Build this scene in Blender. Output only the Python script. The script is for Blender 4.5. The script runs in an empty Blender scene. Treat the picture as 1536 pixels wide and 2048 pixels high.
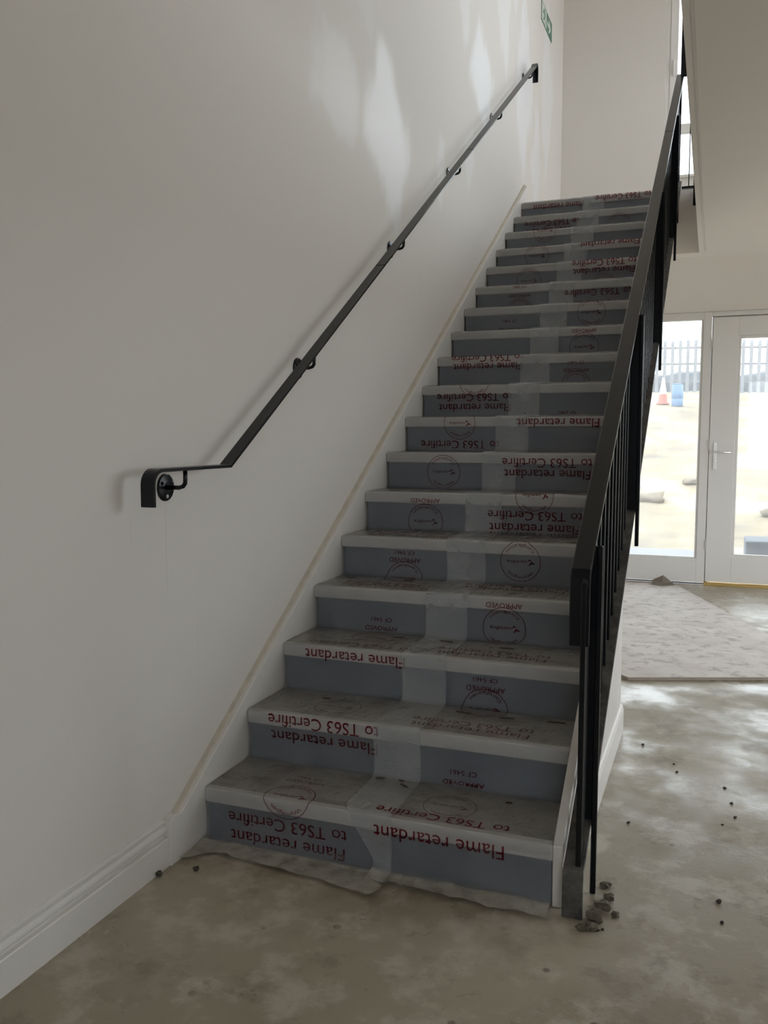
import bpy, bmesh, math, random
from mathutils import Vector, Matrix, noise
random.seed(7)
R = math.radians
sc = bpy.context.scene
C = sc.collection

# ------------------------------------------------------------------ camera
YAW, PITCH, ROLL = 0.3632, -0.0884, 0.0011
cam = bpy.data.cameras.new('camera'); co = bpy.data.objects.new('camera', cam); C.objects.link(co)
cam.sensor_fit = 'VERTICAL'; cam.sensor_height = 24.0; cam.sensor_width = 18.0
cam.lens = 1739.91 / 2048 * 24.0
cam.clip_start = 0.05; cam.clip_end = 300
cy, sy, cp, sp = math.cos(YAW), math.sin(YAW), math.cos(PITCH), math.sin(PITCH)
fwd = Vector((-sy*cp, cy*cp, sp)); rgt = Vector((cy, sy, 0)); up = rgt.cross(fwd)
cr, sr = math.cos(ROLL), math.sin(ROLL)
r2 = cr*rgt + sr*up; u2 = -sr*rgt + cr*up
M = Matrix.Identity(4)
for i in range(3):
    M[i][0] = r2[i]; M[i][1] = u2[i]; M[i][2] = -fwd[i]
M[0][3], M[1][3], M[2][3] = 1.4951, -2.2742, 1.2739
co.matrix_world = M
sc.camera = co

# ------------------------------------------------------------------ sky and exposure
W = bpy.data.worlds.new('overcast_sky'); sc.world = W; W.use_nodes = True
bg = W.node_tree.nodes['Background']
bg.inputs[0].default_value = (0.90, 0.95, 1.0, 1); bg.inputs[1].default_value = 5.0
sc.view_settings.view_transform = 'Standard'; sc.view_settings.look = 'None'
sc.view_settings.gamma = 1.0; sc.view_settings.use_curve_mapping = False
sc.view_settings.exposure = 0.0
sc.cycles.max_bounces = 14; sc.cycles.diffuse_bounces = 8; sc.cycles.transparent_max_bounces = 24

# measures ---------------------------------------------------------------
RISE, GO, NS = 0.17, 0.2686, 18
XL, XR = 0.03, 1.12
ZF = NS*RISE                     # first floor level 3.06
YT = (NS-1)*GO                   # landing nosing 4.566
ZC = 2.60                        # ceiling
YD = 5.56                        # door wall
YB = 6.5                         # upper back wall
XE = 1.337                       # edge of the stair void
XW, YR = 4.4, -4.6               # right wall, rear wall

# ------------------------------------------------------------------ material helpers
def mat(name):
    m = bpy.data.materials.new(name); m.use_nodes = True
    return m, m.node_tree, m.node_tree.nodes['Principled BSDF']
def N(t, typ, **kw):
    n = t.nodes.new(typ)
    for k, v in kw.items(): setattr(n, k, v)
    return n
def coords(t, scale=(1,1,1), rot=(0,0,0), loc=(0,0,0)):
    tc = N(t, 'ShaderNodeTexCoord'); mp = N(t, 'ShaderNodeMapping')
    mp.inputs['Scale'].default_value = scale; mp.inputs['Rotation'].default_value = rot; mp.inputs['Location'].default_value = loc
    t.links.new(tc.outputs['Object'], mp.inputs['Vector']); return mp.outputs[0]
def noise_n(t, vec, scale, detail=4, rough=.55):
    n = N(t, 'ShaderNodeTexNoise'); n.inputs['Scale'].default_value = scale
    n.inputs['Detail'].default_value = detail; n.inputs['Roughness'].default_value = rough
    if vec is not None: t.links.new(vec, n.inputs['Vector'])
    return n.outputs[0]
def ramp(t, fac, stops):
    r = N(t, 'ShaderNodeValToRGB'); e = r.color_ramp.elements
    while len(e) < len(stops): e.new(.5)
    for el, (p, c) in zip(e, stops):
        el.position = p; el.color = c if len(c) == 4 else (*c, 1)
    t.links.new(fac, r.inputs[0]); return r.outputs[0]
def mix(t, fac, a, b, typ='MIX'):
    n = N(t, 'ShaderNodeMix', data_type='RGBA', blend_type=typ)
    for s, v in ((n.inputs[0], fac), (n.inputs[6], a), (n.inputs[7], b)):
        if hasattr(v, 'links') or isinstance(v, bpy.types.NodeSocket): t.links.new(v, s)
        elif isinstance(v, (int, float)): s.default_value = v
        else: s.default_value = (*v, 1) if len(v) == 3 else v
    return n.outputs[2]
def math_n(t, op, a, b=None, c=None, clamp=False):
    n = N(t, 'ShaderNodeMath', operation=op); n.use_clamp = clamp
    for i, v in enumerate((a, b, c)):
        if v is None: continue
        if isinstance(v, bpy.types.NodeSocket): t.links.new(v, n.inputs[i])
        else: n.inputs[i].default_value = v
    return n.outputs[0]
def maprange(t, v, a, b, c, d):
    n = N(t, 'ShaderNodeMapRange'); n.interpolation_type = 'SMOOTHSTEP'
    t.links.new(v, n.inputs[0])
    for i, x in enumerate((a, b, c, d)): n.inputs[i+1].default_value = x
    return n.outputs[0]
def bump(t, bs, h, strength=.3, dist=.01):
    b = N(t, 'ShaderNodeBump'); b.inputs['Strength'].default_value = strength; b.inputs['Distance'].default_value = dist
    t.links.new(h, b.inputs['Height']); t.links.new(b.outputs[0], bs.inputs['Normal'])
def simple(name, col, rough=.5, metal=0, var=.08, vs=6, bs=0, spec=.5):
    m, t, b = mat(name)
    v = coords(t); n = noise_n(t, v, vs)
    c = mix(t, n, tuple(x*(1-var) for x in col), tuple(min(1, x*(1+var)) for x in col))
    t.links.new(c, b.inputs['Base Color'])
    b.inputs['Roughness'].default_value = rough; b.inputs['Metallic'].default_value = metal
    b.inputs['Specular IOR Level'].default_value = spec
    if bs: bump(t, b, noise_n(t, v, vs*12, 3), bs, .002)
    return m

# wall paint with satin touch-up patches ------------------------------------
def wall_paint():
    m, t, b = mat('wall_paint_patched')
    base = coords(t)
    big = noise_n(t, base, .8, 3)
    col = mix(t, big, (.68, .655, .615), (.71, .685, .645))
    dn = N(t, 'ShaderNodeTexNoise'); dn.inputs['Scale'].default_value = 3.2; dn.inputs['Detail'].default_value = 3
    st = coords(t, (1, 1.7, .75)); t.links.new(st, dn.inputs['Vector'])
    off = N(t, 'ShaderNodeVectorMath', operation='MULTIPLY_ADD')
    t.links.new(dn.outputs['Color'], off.inputs[0]); off.inputs[1].default_value = (0, .40, .34); off.inputs[2].default_value = (0, -.20, -.17)
    tc = N(t, 'ShaderNodeTexCoord'); add = N(t, 'ShaderNodeVectorMath', operation='ADD')
    t.links.new(tc.outputs['Object'], add.inputs[0]); t.links.new(off.outputs[0], add.inputs[1])
    total = None
    # centre y, centre z, half width, half height, tilt, strength
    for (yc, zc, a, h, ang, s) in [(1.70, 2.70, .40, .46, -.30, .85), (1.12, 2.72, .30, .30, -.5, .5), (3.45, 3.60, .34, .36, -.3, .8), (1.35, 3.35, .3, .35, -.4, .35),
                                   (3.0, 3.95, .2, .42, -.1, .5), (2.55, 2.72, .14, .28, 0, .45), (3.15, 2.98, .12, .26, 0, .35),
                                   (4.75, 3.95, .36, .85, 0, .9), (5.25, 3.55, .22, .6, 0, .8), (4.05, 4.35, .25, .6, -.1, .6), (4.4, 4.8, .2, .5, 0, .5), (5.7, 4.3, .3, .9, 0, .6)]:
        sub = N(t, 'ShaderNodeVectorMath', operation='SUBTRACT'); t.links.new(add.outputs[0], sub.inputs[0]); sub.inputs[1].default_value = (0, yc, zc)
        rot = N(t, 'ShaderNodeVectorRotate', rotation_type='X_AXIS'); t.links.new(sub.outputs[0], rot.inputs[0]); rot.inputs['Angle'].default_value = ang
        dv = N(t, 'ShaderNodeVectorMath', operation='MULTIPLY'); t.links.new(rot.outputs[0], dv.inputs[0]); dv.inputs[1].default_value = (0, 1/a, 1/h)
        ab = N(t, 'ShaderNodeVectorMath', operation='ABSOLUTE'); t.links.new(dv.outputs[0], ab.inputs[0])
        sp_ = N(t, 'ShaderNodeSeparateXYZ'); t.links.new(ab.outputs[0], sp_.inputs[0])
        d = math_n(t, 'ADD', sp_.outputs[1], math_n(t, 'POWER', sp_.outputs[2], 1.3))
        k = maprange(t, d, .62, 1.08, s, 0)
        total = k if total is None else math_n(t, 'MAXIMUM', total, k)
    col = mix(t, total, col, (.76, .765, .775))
    tw = N(t, 'ShaderNodeTexCoord'); sw = N(t, 'ShaderNodeSeparateXYZ'); t.links.new(tw.outputs['Object'], sw.inputs[0])
    for (yc, za, zb, k) in ((-.136, .80, 1.09, .22), (-.30, .97, 1.05, .12), (.02, .45, .72, .12), (2.2, 1.95, 2.2, .12)):
        line = maprange(t, math_n(t, 'ABSOLUTE', math_n(t, 'SUBTRACT', sw.outputs[1], yc)), .0008, .0022, k, 0)
        span = maprange(t, math_n(t, 'ABSOLUTE', math_n(t, 'SUBTRACT', sw.outputs[2], (za+zb)/2)), (zb-za)*.40, (zb-za)*.5, 1, 0)
        col = mix(t, math_n(t, 'MULTIPLY', line, span), col, (.25, .22, .17))
    t.links.new(col, b.inputs['Base Color'])
    rr = math_n(t, 'MULTIPLY_ADD', total, -.25, .62)
    t.links.new(rr, b.inputs['Roughness'])
    b.inputs['Specular IOR Level'].default_value = .4
    bump(t, b, noise_n(t, coords(t), 60, 3), .06, .004)
    return m
def floor_mat():
    m, t, b = mat('dusty_concrete_screed')
    v = coords(t)
    n1 = noise_n(t, v, 1.3, 6, .6); n2 = noise_n(t, v, 6, 6, .65); n3 = noise_n(t, v, 38, 5, .7); n4 = noise_n(t, v, 2.6, 5, .6)
    c = ramp(t, n1, [(.30, (.25, .215, .155)), (.52, (.325, .285, .215)), (.72, (.41, .37, .295))])
    c = mix(t, maprange(t, n2, .48, .64, 0, .6), c, (.51, .475, .405))
    c = mix(t, maprange(t, n4, .56, .74, 0, .65), c, (.20, .165, .11))
    n6 = noise_n(t, v, 4.2, 6, .7)
    c = mix(t, maprange(t, n6, .55, .66, 0, .5), c, (.17, .14, .10))
    c = mix(t, maprange(t, n3, .60, .74, 0, .45), c, (.13, .11, .08))
    vo = N(t, 'ShaderNodeTexVoronoi'); vo.inputs['Scale'].default_value = 7; t.links.new(v, vo.inputs['Vector'])
    spots = maprange(t, vo.outputs['Distance'], .05, .10, .8, 0)
    c = mix(t, math_n(t, 'MULTIPLY', spots, maprange(t, n2, .48, .6, 0, 1)), c, (.10, .085, .065))
    t.links.new(c, b.inputs['Base Color'])
    t.links.new(maprange(t, n4, .35, .62, .20, .58), b.inputs['Roughness'])
    b.inputs['Specular IOR Level'].default_value = .45
    h = math_n(t, 'ADD', math_n(t, 'MULTIPLY', n2, .7), math_n(t, 'MULTIPLY', n3, .3))
    bump(t, b, h, .35, .006)
    return m
def film_mat(name, edge=None):
    # clear polythene: mostly see-through, a milky haze and a glossy coat
    m, t, b = mat(name)
    out = t.nodes['Material Output']; t.nodes.remove(b)
    tr = N(t, 'ShaderNodeBsdfTransparent'); tr.inputs[0].default_value = (.93, .94, .95, 1)
    df = N(t, 'ShaderNodeBsdfDiffuse'); df.inputs[0].default_value = (.70, .71, .72, 1)
    gl = N(t, 'ShaderNodeBsdfGlossy'); gl.inputs['Roughness'].default_value = .10
    v = coords(t)
    haze = maprange(t, noise_n(t, v, 9, 4), .3, .7, .06, .13)
    if edge:
        tc = N(t, 'ShaderNodeTexCoord'); s = N(t, 'ShaderNodeSeparateXYZ'); t.links.new(tc.outputs['Object'], s.inputs[0])
        k = maprange(t, s.outputs[0], edge-.003, edge+.003, .20, 0)
        haze = math_n(t, 'ADD', haze, k)
    tcf = N(t, 'ShaderNodeTexCoord'); sf = N(t, 'ShaderNodeSeparateXYZ'); t.links.new(tcf.outputs['Object'], sf.inputs[0])
    flap = math_n(t, 'MULTIPLY', maprange(t, sf.outputs[1], -.03, -.006, .62, 0), maprange(t, noise_n(t, v, 22, 4), .25, .6, .5, 1))
    haze = math_n(t, 'ADD', haze, flap); t.links.new(mix(t, maprange(t, sf.outputs[1], -.03, -.006, 1, 0), (.70, .71, .72), (.50, .475, .42)), df.inputs[0])
    mx = N(t, 'ShaderNodeMixShader'); t.links.new(haze, mx.inputs[0]); t.links.new(tr.outputs[0], mx.inputs[1]); t.links.new(df.outputs[0], mx.inputs[2])
    fr = N(t, 'ShaderNodeFresnel'); fr.inputs[0].default_value = 1.35
    wv = noise_n(t, coords(t, (3, 1, 7), (0, R(38), 0)), 5, 4, .6)
    bp = N(t, 'ShaderNodeBump'); bp.inputs['Strength'].default_value = .9; bp.inputs['Distance'].default_value = .03
    t.links.new(wv, bp.inputs['Height'])
    for n in (gl, fr): t.links.new(bp.outputs[0], n.inputs['Normal'])
    mg = N(t, 'ShaderNodeMixShader'); t.links.new(math_n(t, 'MULTIPLY', fr.outputs[0], .9), mg.inputs[0]); t.links.new(mx.outputs[0], mg.inputs[1]); t.links.new(gl.outputs[0], mg.inputs[2])
    t.links.new(mg.outputs[0], out.inputs[0])
    return m
def ink_mat(name, col, op):
    m, t, b = mat(name)
    out = t.nodes['Material Output']; t.nodes.remove(b)
    tr = N(t, 'ShaderNodeBsdfTransparent')
    v = coords(t); n = noise_n(t, v, 25, 3)
    c = mix(t, maprange(t, n, .35, .65, op*.8, op), (1, 1, 1), col)
    t.links.new(c, tr.inputs[0])
    df = N(t, 'ShaderNodeBsdfDiffuse'); df.inputs[0].default_value = (.30, .02, .025, 1)
    mx = N(t, 'ShaderNodeMixShader'); mx.inputs[0].default_value = .13*op; t.links.new(tr.outputs[0], mx.inputs[1]); t.links.new(df.outputs[0], mx.inputs[2])
    t.links.new(mx.outputs[0], out.inputs[0])
    return m
def glass_mat(name, dust=.03):
    m, t, b = mat(name)
    out = t.nodes['Material Output']; t.nodes.remove(b)
    tr = N(t, 'ShaderNodeBsdfTransparent'); tr.inputs[0].default_value = (.95, .97, .97, 1)
    df = N(t, 'ShaderNodeBsdfTranslucent'); df.inputs[0].default_value = (.9, .9, .9, 1)
    gl = N(t, 'ShaderNodeBsdfGlossy'); gl.inputs['Roughness'].default_value = .02
    nz = maprange(t, noise_n(t, coords(t), 3, 4), .3, .7, dust*.5, dust*1.5)
    mx = N(t, 'ShaderNodeMixShader'); t.links.new(nz, mx.inputs[0]); t.links.new(tr.outputs[0], mx.inputs[1]); t.links.new(df.outputs[0], mx.inputs[2])
    fr = N(t, 'ShaderNodeFresnel'); fr.inputs[0].default_value = 1.45
    mg = N(t, 'ShaderNodeMixShader'); t.links.new(fr.outputs[0], mg.inputs[0]); t.links.new(mx.outputs[0], mg.inputs[1]); t.links.new(gl.outputs[0], mg.inputs[2])
    t.links.new(mg.outputs[0], out.inputs[0])
    return m
def board_mat():
    m, t, b = mat('scuffed_hardboard')
    v = coords(t)
    n = noise_n(t, v, 3.5, 6, .65); n2 = noise_n(t, v, 12, 6, .7)
    c = ramp(t, n, [(.35, (.52, .47, .43)), (.6, (.62, .575, .54))])
    c = mix(t, maprange(t, n2, .50, .64, 0, .75), c, (.30, .265, .235))
    t.links.new(c, b.inputs['Base Color']); b.inputs['Roughness'].default_value = .65
    return m
def steel_mat():
    m, t, b = mat('black_painted_steel')
    v = coords(t); n = noise_n(t, v, 30, 5, .7)
    c = mix(t, maprange(t, n, .70, .80, 0, .2), (.005, .0065, .009), (.04, .042, .045))
    t.links.new(c, b.inputs['Base Color'])
    t.links.new(maprange(t, n, .2, .8, .22, .25), b.inputs['Roughness'])
    b.inputs['Specular IOR Level'].default_value = .33
    return m
def dusty_steel():
    m, t, b = mat('dusty_black_steel')
    v = coords(t); n = noise_n(t, v, 14, 5, .7)
    c = mix(t, maprange(t, n, .35, .65, .1, .9), (.025, .025, .027), (.11, .105, .095))
    t.links.new(c, b.inputs['Base Color']); b.inputs['Roughness'].default_value = .6
    return m
def tread_mat():
    m, t, b = mat('dusty_grey_tread')
    v = coords(t); n = noise_n(t, v, 7, 6, .65); n2 = noise_n(t, v, 40, 4, .7)
    c = ramp(t, n, [(.3, (.33, .315, .28)), (.7, (.46, .44, .395))])
    n5 = noise_n(t, coords(t, (1, 2.5, 1)), 5, 6, .7)
    c = mix(t, maprange(t, n5, .48, .66, 0, .6), c, (.20, .18, .14))
    c = mix(t, maprange(t, n2, .60, .72, 0, .6), c, (.07, .06, .05))
    t.links.new(c, b.inputs['Base Color']); b.inputs['Roughness'].default_value = .7
    return m
def ground_mat():
    m, t, b = mat('pale_site_ground')
    v = coords(t); n = noise_n(t, v, .5, 6, .65); n2 = noise_n(t, v, 2.5, 5, .7)
    c = ramp(t, n, [(.35, (.16, .135, .115)), (.5, (.26, .215, .14)), (.62, (.29, .275, .25))])
    c = mix(t, maprange(t, n2, .55, .7, 0, .5), c, (.125, .10, .08))
    t.links.new(c, b.inputs['Base Color']); b.inputs['Roughness'].default_value = .9
    return m

MT = dict(wall=wall_paint(), plaster=simple('cream_wall_paint', (.695, .67, .63), .65, vs=1.2, var=.03, bs=.05),
          ceil=simple('ceiling_plaster', (.83, .785, .735), .75, vs=.9, var=.05, bs=.06),
          floor=floor_mat(), white=simple('white_gloss_paint', (.70, .685, .655), .32, vs=5, var=.05),
          dirtywhite=simple('scuffed_white_paint', (.60, .58, .55), .45, vs=9, var=.12),
          cream=simple('cream_caulk_edge', (.50, .46, .385), .6, vs=20, var=.25),
          upvc=simple('grey_white_door_paint', (.76, .75, .73), .35, vs=2, var=.03),
          steel=steel_mat(), dsteel=dusty_steel(), tread=tread_mat(),
          riser=simple('blue_grey_riser_board', (.155, .175, .212), .45, vs=4, var=.12),
          gap=simple('black_shadow_gap', (.025, .025, .025), .7),  # near-black colour painted in for the shadow gap under the sidelight
          nosing=simple('off_white_nosing', (.58, .565, .54), .5, vs=14, var=.14),
          filmL=film_mat('polythene_film'), filmR=film_mat('polythene_film_milky_edge', .655),
          ink=ink_mat('red_print', (.38, .05, .07), 1.0), inkf=ink_mat('worn_red_print', (.42, .22, .2), .75),
          glass=glass_mat('pane_glass', .075), chrome=simple('chrome', (.88, .88, .87), .22, .7, .02),
          brass=simple('brass_threshold', (.62, .44, .16), .35, .8, .15, 20), screw=simple('zinc_screw', (.55, .55, .53), .4, .8),
          board=board_mat(), boardedge=simple('board_edge_core', (.36, .31, .26), .8, vs=30, var=.25),
          ground=ground_mat(), paving=simple('grey_paving', (.20, .205, .225), .85, vs=2, var=.15), earth=simple('brown_earth', (.21, .175, .13), .95, vs=8, var=.3), fence=simple('galvanised_steel', (.22, .225, .24), .6, .2), rubble=simple('rubble', (.11, .095, .07), .9, vs=30, var=.35, bs=.3),
          dark=simple('dark_crumb', (.06, .05, .04), .9, vs=40, var=.3), conc=simple('cast_concrete', (.14, .15, .17), .85, vs=5),
          orange=simple('cone_orange', (.42, .15, .12), .5), conewhite=simple('cone_white', (.75, .75, .73), .5), blue=simple('blue_plastic', (.12, .19, .30), .4),
          green=simple('sign_green', (.07, .19, .135), .4), signw=simple('sign_luminous_white', (.62, .68, .60), .4), shrub=simple('scrub', (.13, .14, .15), .9, vs=5, var=.4))

# ------------------------------------------------------------------ object helpers
def link(name, bm_or_me, m=None, parent=None, smooth=False):
    if isinstance(bm_or_me, bmesh.types.BMesh):
        me = bpy.data.meshes.new(name); bm_or_me.normal_update(); bm_or_me.to_mesh(me); bm_or_me.free()
    else: me = bm_or_me
    if m is not None:
        for q in (m if isinstance(m, (list, tuple)) else [m]): me.materials.append(q)
    if smooth:
        for p in me.polygons: p.use_smooth = True
    o = bpy.data.objects.new(name, me); C.objects.link(o)
    if parent is not None:
        o.parent = parent; o.matrix_parent_inverse = Matrix.Translation(-parent.location)
    return o
def tag(o, label=None, cat=None, group=None, kind=None):
    for k, v in (('label', label), ('category', cat), ('group', group), ('kind', kind)):
        if v: o[k] = v
    return o
def thing(name, loc, label, cat, group=None):
    o = bpy.data.objects.new(name, None); C.objects.link(o); o.location = loc; o.empty_display_size = .1
    return tag(o, label, cat, group)
def add_box(bm, x0, x1, y0, y1, z0, z1, bev=0, mi=0):
    v = [bm.verts.new(p) for p in ((x0,y0,z0),(x1,y0,z0),(x1,y1,z0),(x0,y1,z0),(x0,y0,z1),(x1,y0,z1),(x1,y1,z1),(x0,y1,z1))]
    fs = [bm.faces.new([v[i] for i in f]) for f in ((3,2,1,0),(4,5,6,7),(0,1,5,4),(1,2,6,5),(2,3,7,6),(3,0,4,7))]
    for f in fs: f.material_index = mi
    if bev:
        es = set(e for f in fs for e in f.edges)
        bmesh.ops.bevel(bm, geom=list(es), offset=bev, segments=1, affect='EDGES', profile=.5)
    return bm
def box(name, x0, x1, y0, y1, z0, z1, m, parent=None, bev=0):
    return link(name, add_box(bmesh.new(), x0, x1, y0, y1, z0, z1, bev), m, parent)
def prism_x(bm, yz, x0, x1, bev=0, mi=0):
    # polygon in the y-z plane, extruded along x
    a = [bm.verts.new((x0, y, z)) for y, z in yz]; b = [bm.verts.new((x1, y, z)) for y, z in yz]
    n = len(yz); fs = [bm.faces.new(a[::-1]), bm.faces.new(b)]
    for i in range(n): fs.append(bm.faces.new((a[i], a[(i+1) % n], b[(i+1) % n], b[i])))
    for f in fs: f.material_index = mi
    bmesh.ops.recalc_face_normals(bm, faces=fs)
    if bev:
        es = set(e for f in fs for e in f.edges if e.calc_face_angle(0) > .5)
        bmesh.ops.bevel(bm, geom=list(es), offset=bev, segments=1, affect='EDGES')
    return bm
def prism_z(bm, xy, z0, z1, mi=0):
    a = [bm.verts.new((x, y, z0)) for x, y in xy]; b = [bm.verts.new((x, y, z1)) for x, y in xy]
    n = len(xy); fs = [bm.faces.new(a[::-1]), bm.faces.new(b)]
    for i in range(n): fs.append(bm.faces.new((a[i], a[(i+1) % n], b[(i+1) % n], b[i])))
    for f in fs: f.material_index = mi
    bmesh.ops.recalc_face_normals(bm, faces=fs)
    return bm
def bar_outline(path, t):
    # outline of a flat bar whose top face follows path, thickness t below/right of it
    P = [Vector(p) for p in path]; top, bot = [], []
    for i, p in enumerate(P):
        d1 = (P[i]-P[i-1]).normalized() if i else (P[1]-P[0]).normalized()
        d2 = (P[i+1]-P[i]).normalized() if i < len(P)-1 else d1
        n1 = Vector((d1.y, -d1.x)); n2 = Vector((d2.y, -d2.x)); n = (n1+n2).normalized()
        k = t/max(.3, n.dot(n1)); top.append(tuple(p)); bot.append(tuple(p+n*k))
    return top, bot
def flat_bar(bm, path, t, x0, x1, bev=.0015):
    # strip of quads so that curved paths stay clean
    top, bot = bar_outline(path, t); n = len(top)
    rows = [[bm.verts.new((x, y, z)) for (y, z) in pts] for x, pts in ((x0, top), (x1, top), (x1, bot), (x0, bot))]
    fs = []
    for k in range(4):
        a, b = rows[k], rows[(k+1) % 4]
        for i in range(n-1): fs.append(bm.faces.new((a[i], a[i+1], b[i+1], b[i])))
    fs.append(bm.faces.new([r[0] for r in rows])); fs.append(bm.faces.new([r[-1] for r in rows][::-1]))
    bmesh.ops.recalc_face_normals(bm, faces=fs)
    if bev:
        es = [e for e in set(e for f in fs for e in f.edges) if e.calc_face_angle(0) > .9]
        bmesh.ops.bevel(bm, geom=es, offset=bev, segments=1, affect='EDGES')
    return bm
def tube(bm, pts, r, seg=10):
    pts = [Vector(p) for p in pts]; rings = []
    for i, p in enumerate(pts):
        d = ((pts[i]-pts[i-1]).normalized() if i else Vector()) + ((pts[i+1]-pts[i]).normalized() if i < len(pts)-1 else Vector())
        d.normalize(); a = d.orthogonal().normalized() if i == 0 else (a_ - d*a_.dot(d)).normalized()
        a_ = a; b = d.cross(a)
        rings.append([bm.verts.new(p + r*(math.cos(k*2*math.pi/seg)*a + math.sin(k*2*math.pi/seg)*b)) for k in range(seg)])
    for i in range(len(rings)-1):
        for k in range(seg): bm.faces.new((rings[i][k], rings[i][(k+1) % seg], rings[i+1][(k+1) % seg], rings[i+1][k]))
    bm.faces.new(rings[0][::-1]); bm.faces.new(rings[-1]); return bm
def disc_x(bm, x0, x1, y, z, r, seg=28, dome=0):
    prof = [(x0, r), (x1-.002, r), (x1, r-.003)] + ([(x1+dome, r*.4)] if dome else [])
    rings = [[bm.verts.new((px, y+pr*math.cos(k*2*math.pi/seg), z+pr*math.sin(k*2*math.pi/seg))) for k in range(seg)] for px, pr in prof]
    for i in range(len(rings)-1):
        for k in range(seg): bm.faces.new((rings[i][k], rings[i][(k+1) % seg], rings[i+1][(k+1) % seg], rings[i+1][k]))
    bm.faces.new(rings[0][::-1]); bm.faces.new(rings[-1]); bmesh.ops.recalc_face_normals(bm, faces=bm.faces[:]); return bm
def lathe(bm, prof, seg=20):
    rings = [[bm.verts.new((r*math.cos(k*2*math.pi/seg), r*math.sin(k*2*math.pi/seg), z)) for k in range(seg)] for r, z in prof]
    for i in range(len(rings)-1):
        for k in range(seg): bm.faces.new((rings[i][k], rings[i][(k+1) % seg], rings[i+1][(k+1) % seg], rings[i+1][k]))
    bm.faces.new(rings[0][::-1]); bm.faces.new(rings[-1]); return bm
def arc(cy_, cz_, r, a0, a1, n=6):
    return [(cy_+r*math.cos(R(a0+(a1-a0)*i/n)), cz_+r*math.sin(R(a0+(a1-a0)*i/n))) for i in range(n+1)]

# ------------------------------------------------------------------ the shell
ST = 'structure'
tag(box('floor', -.3, XW+.3, YR-.3, YD+.02, -.2, 0, MT['floor']), kind=ST)
tag(box('wall_left', -.25, 0, YR, YB+.2, 0, 6.1, MT['wall']), kind=ST)

def wall_with_holes(name, axis, at, th, a0, a1, z0, z1, holes, m, upper=None):
    # a wall as vertical piers and pieces above and below each hole (a0,a1,z0,z1), sorted by a
    bm = bmesh.new()
    def b(p0, p1, q0, q1):
        if p1-p0 < 1e-4 or q1-q0 < 1e-4: return
        if axis == 'y': add_box(bm, p0, p1, at, at+th, q0, q1)
        else: add_box(bm, at, at+th, p0, p1, q0, q1)
    full = [(z0, z1, holes)] if not upper else [(z0, ZF, holes), (ZF, z1, upper)]
    for (z0, z1, holes) in full: fill(b, a0, a1, z0, z1, holes)
    return tag(link(name, bm, m), kind=ST)
def fill(b, a0, a1, z0, z1, holes):
    cur = a0
    for (h0, h1, k0, k1) in holes:
        b(cur, h0, z0, z1); b(h0, h1, z0, k0); b(h0, h1, k1, z1); cur = h1
    b(cur, a1, z0, z1)
DX0, DX1 = .55, 3.25
wall_with_holes('wall_door', 'y', YD, .22, 0, XW, 0, ZC, [(DX0, DX1, 0, 2.30)], MT['plaster'])
wall_with_holes('wall_back', 'y', YB, .25, 0, XW, ZF, 6.1, [(.95, 2.75, 3.68, 5.75)], MT['plaster'])
wall_with_holes('wall_right', 'x', XW, .25, YR, YB+.25, 0, 6.1, [(.8, 5.2, .3, 2.40)], MT['plaster'], [(1.8, 6.2, 3.9, 5.8)])
wall_with_holes('wall_rear', 'y', YR-.25, .25, 0, XW, 0, 6.1, [(2.0, 3.9, .6, 2.35)], MT['plaster'])
# ground floor ceiling is the underside of the first floor slab, cut away over the flight
edge = [(1.352, YR), (1.352, 1.0), (XE, YT)]
bm = prism_z(bmesh.new(), [(1.352, YR), (XW, YR), (XW, YB), (XE, YB), (XE, YT), (1.352, 1.0)], ZC, ZF-.004)
tag(link('ceiling', bm, MT['ceil']), kind=ST)
bm = prism_z(bmesh.new(), [(XE, YB), (0, YB), (0, YT+.033), (XE, YT+.033)], ZC, ZF-.002)
tag(link('ceiling_landing', bm, MT['ceil']), kind=ST)
bm = prism_x(bmesh.new(), [(4.75, ZC), (YD, ZC), (YD, 2.30)], .001, XW)
tag(link('ceiling_slope', bm, MT['ceil']), kind=ST)
bm = bmesh.new()
for (x0, x1, ya, yb) in ((1.385, 1.397, YR, YT),):
    prism_z(bm, [(x0, ya), (x1, ya), (x1-.012, yb), (x0-.012, yb)], ZC-.002, ZC+.01)
tag(link('trim_1', bm, MT['plaster']), kind=ST)
tag(box('ceiling_upper', -.25, XW+.25, YR-.25, YB+.25, 6.1, 6.3, MT['ceil']), kind=ST)

# skirting: moulded profile along the left wall, up to the foot of the wall string
def skirting(name, prof, y0, y1, x, side):
    bm = bmesh.new()
    a = [bm.verts.new((x+side*d, y0, z)) for d, z in prof]; b = [bm.verts.new((x+side*d, y1, z)) for d, z in prof]
    for i in range(len(prof)-1): bm.faces.new((a[i], b[i], b[i+1], a[i+1]))
    bm.faces.new(a); bm.faces.new(b[::-1]); bmesh.ops.recalc_face_normals(bm, faces=bm.faces[:])
    return tag(link(name, bm, MT['white']), kind=ST)
SK = [(0, 0), (.022, 0), (.022, .084), (.020, .087), (.008, .089), (.008, .094), (.012, .097), (.0165, .102), (.0175, .108), (.016, .114), (.011, .120), (.004, .124), (.003, .128), (.010, .1295), (.010, .1355), (.007, .1375), (.0015, .138), (.0015, .141), (0, .141)]
skirting('baseboard_left', SK, YR, -.184, 0, 1)

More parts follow.
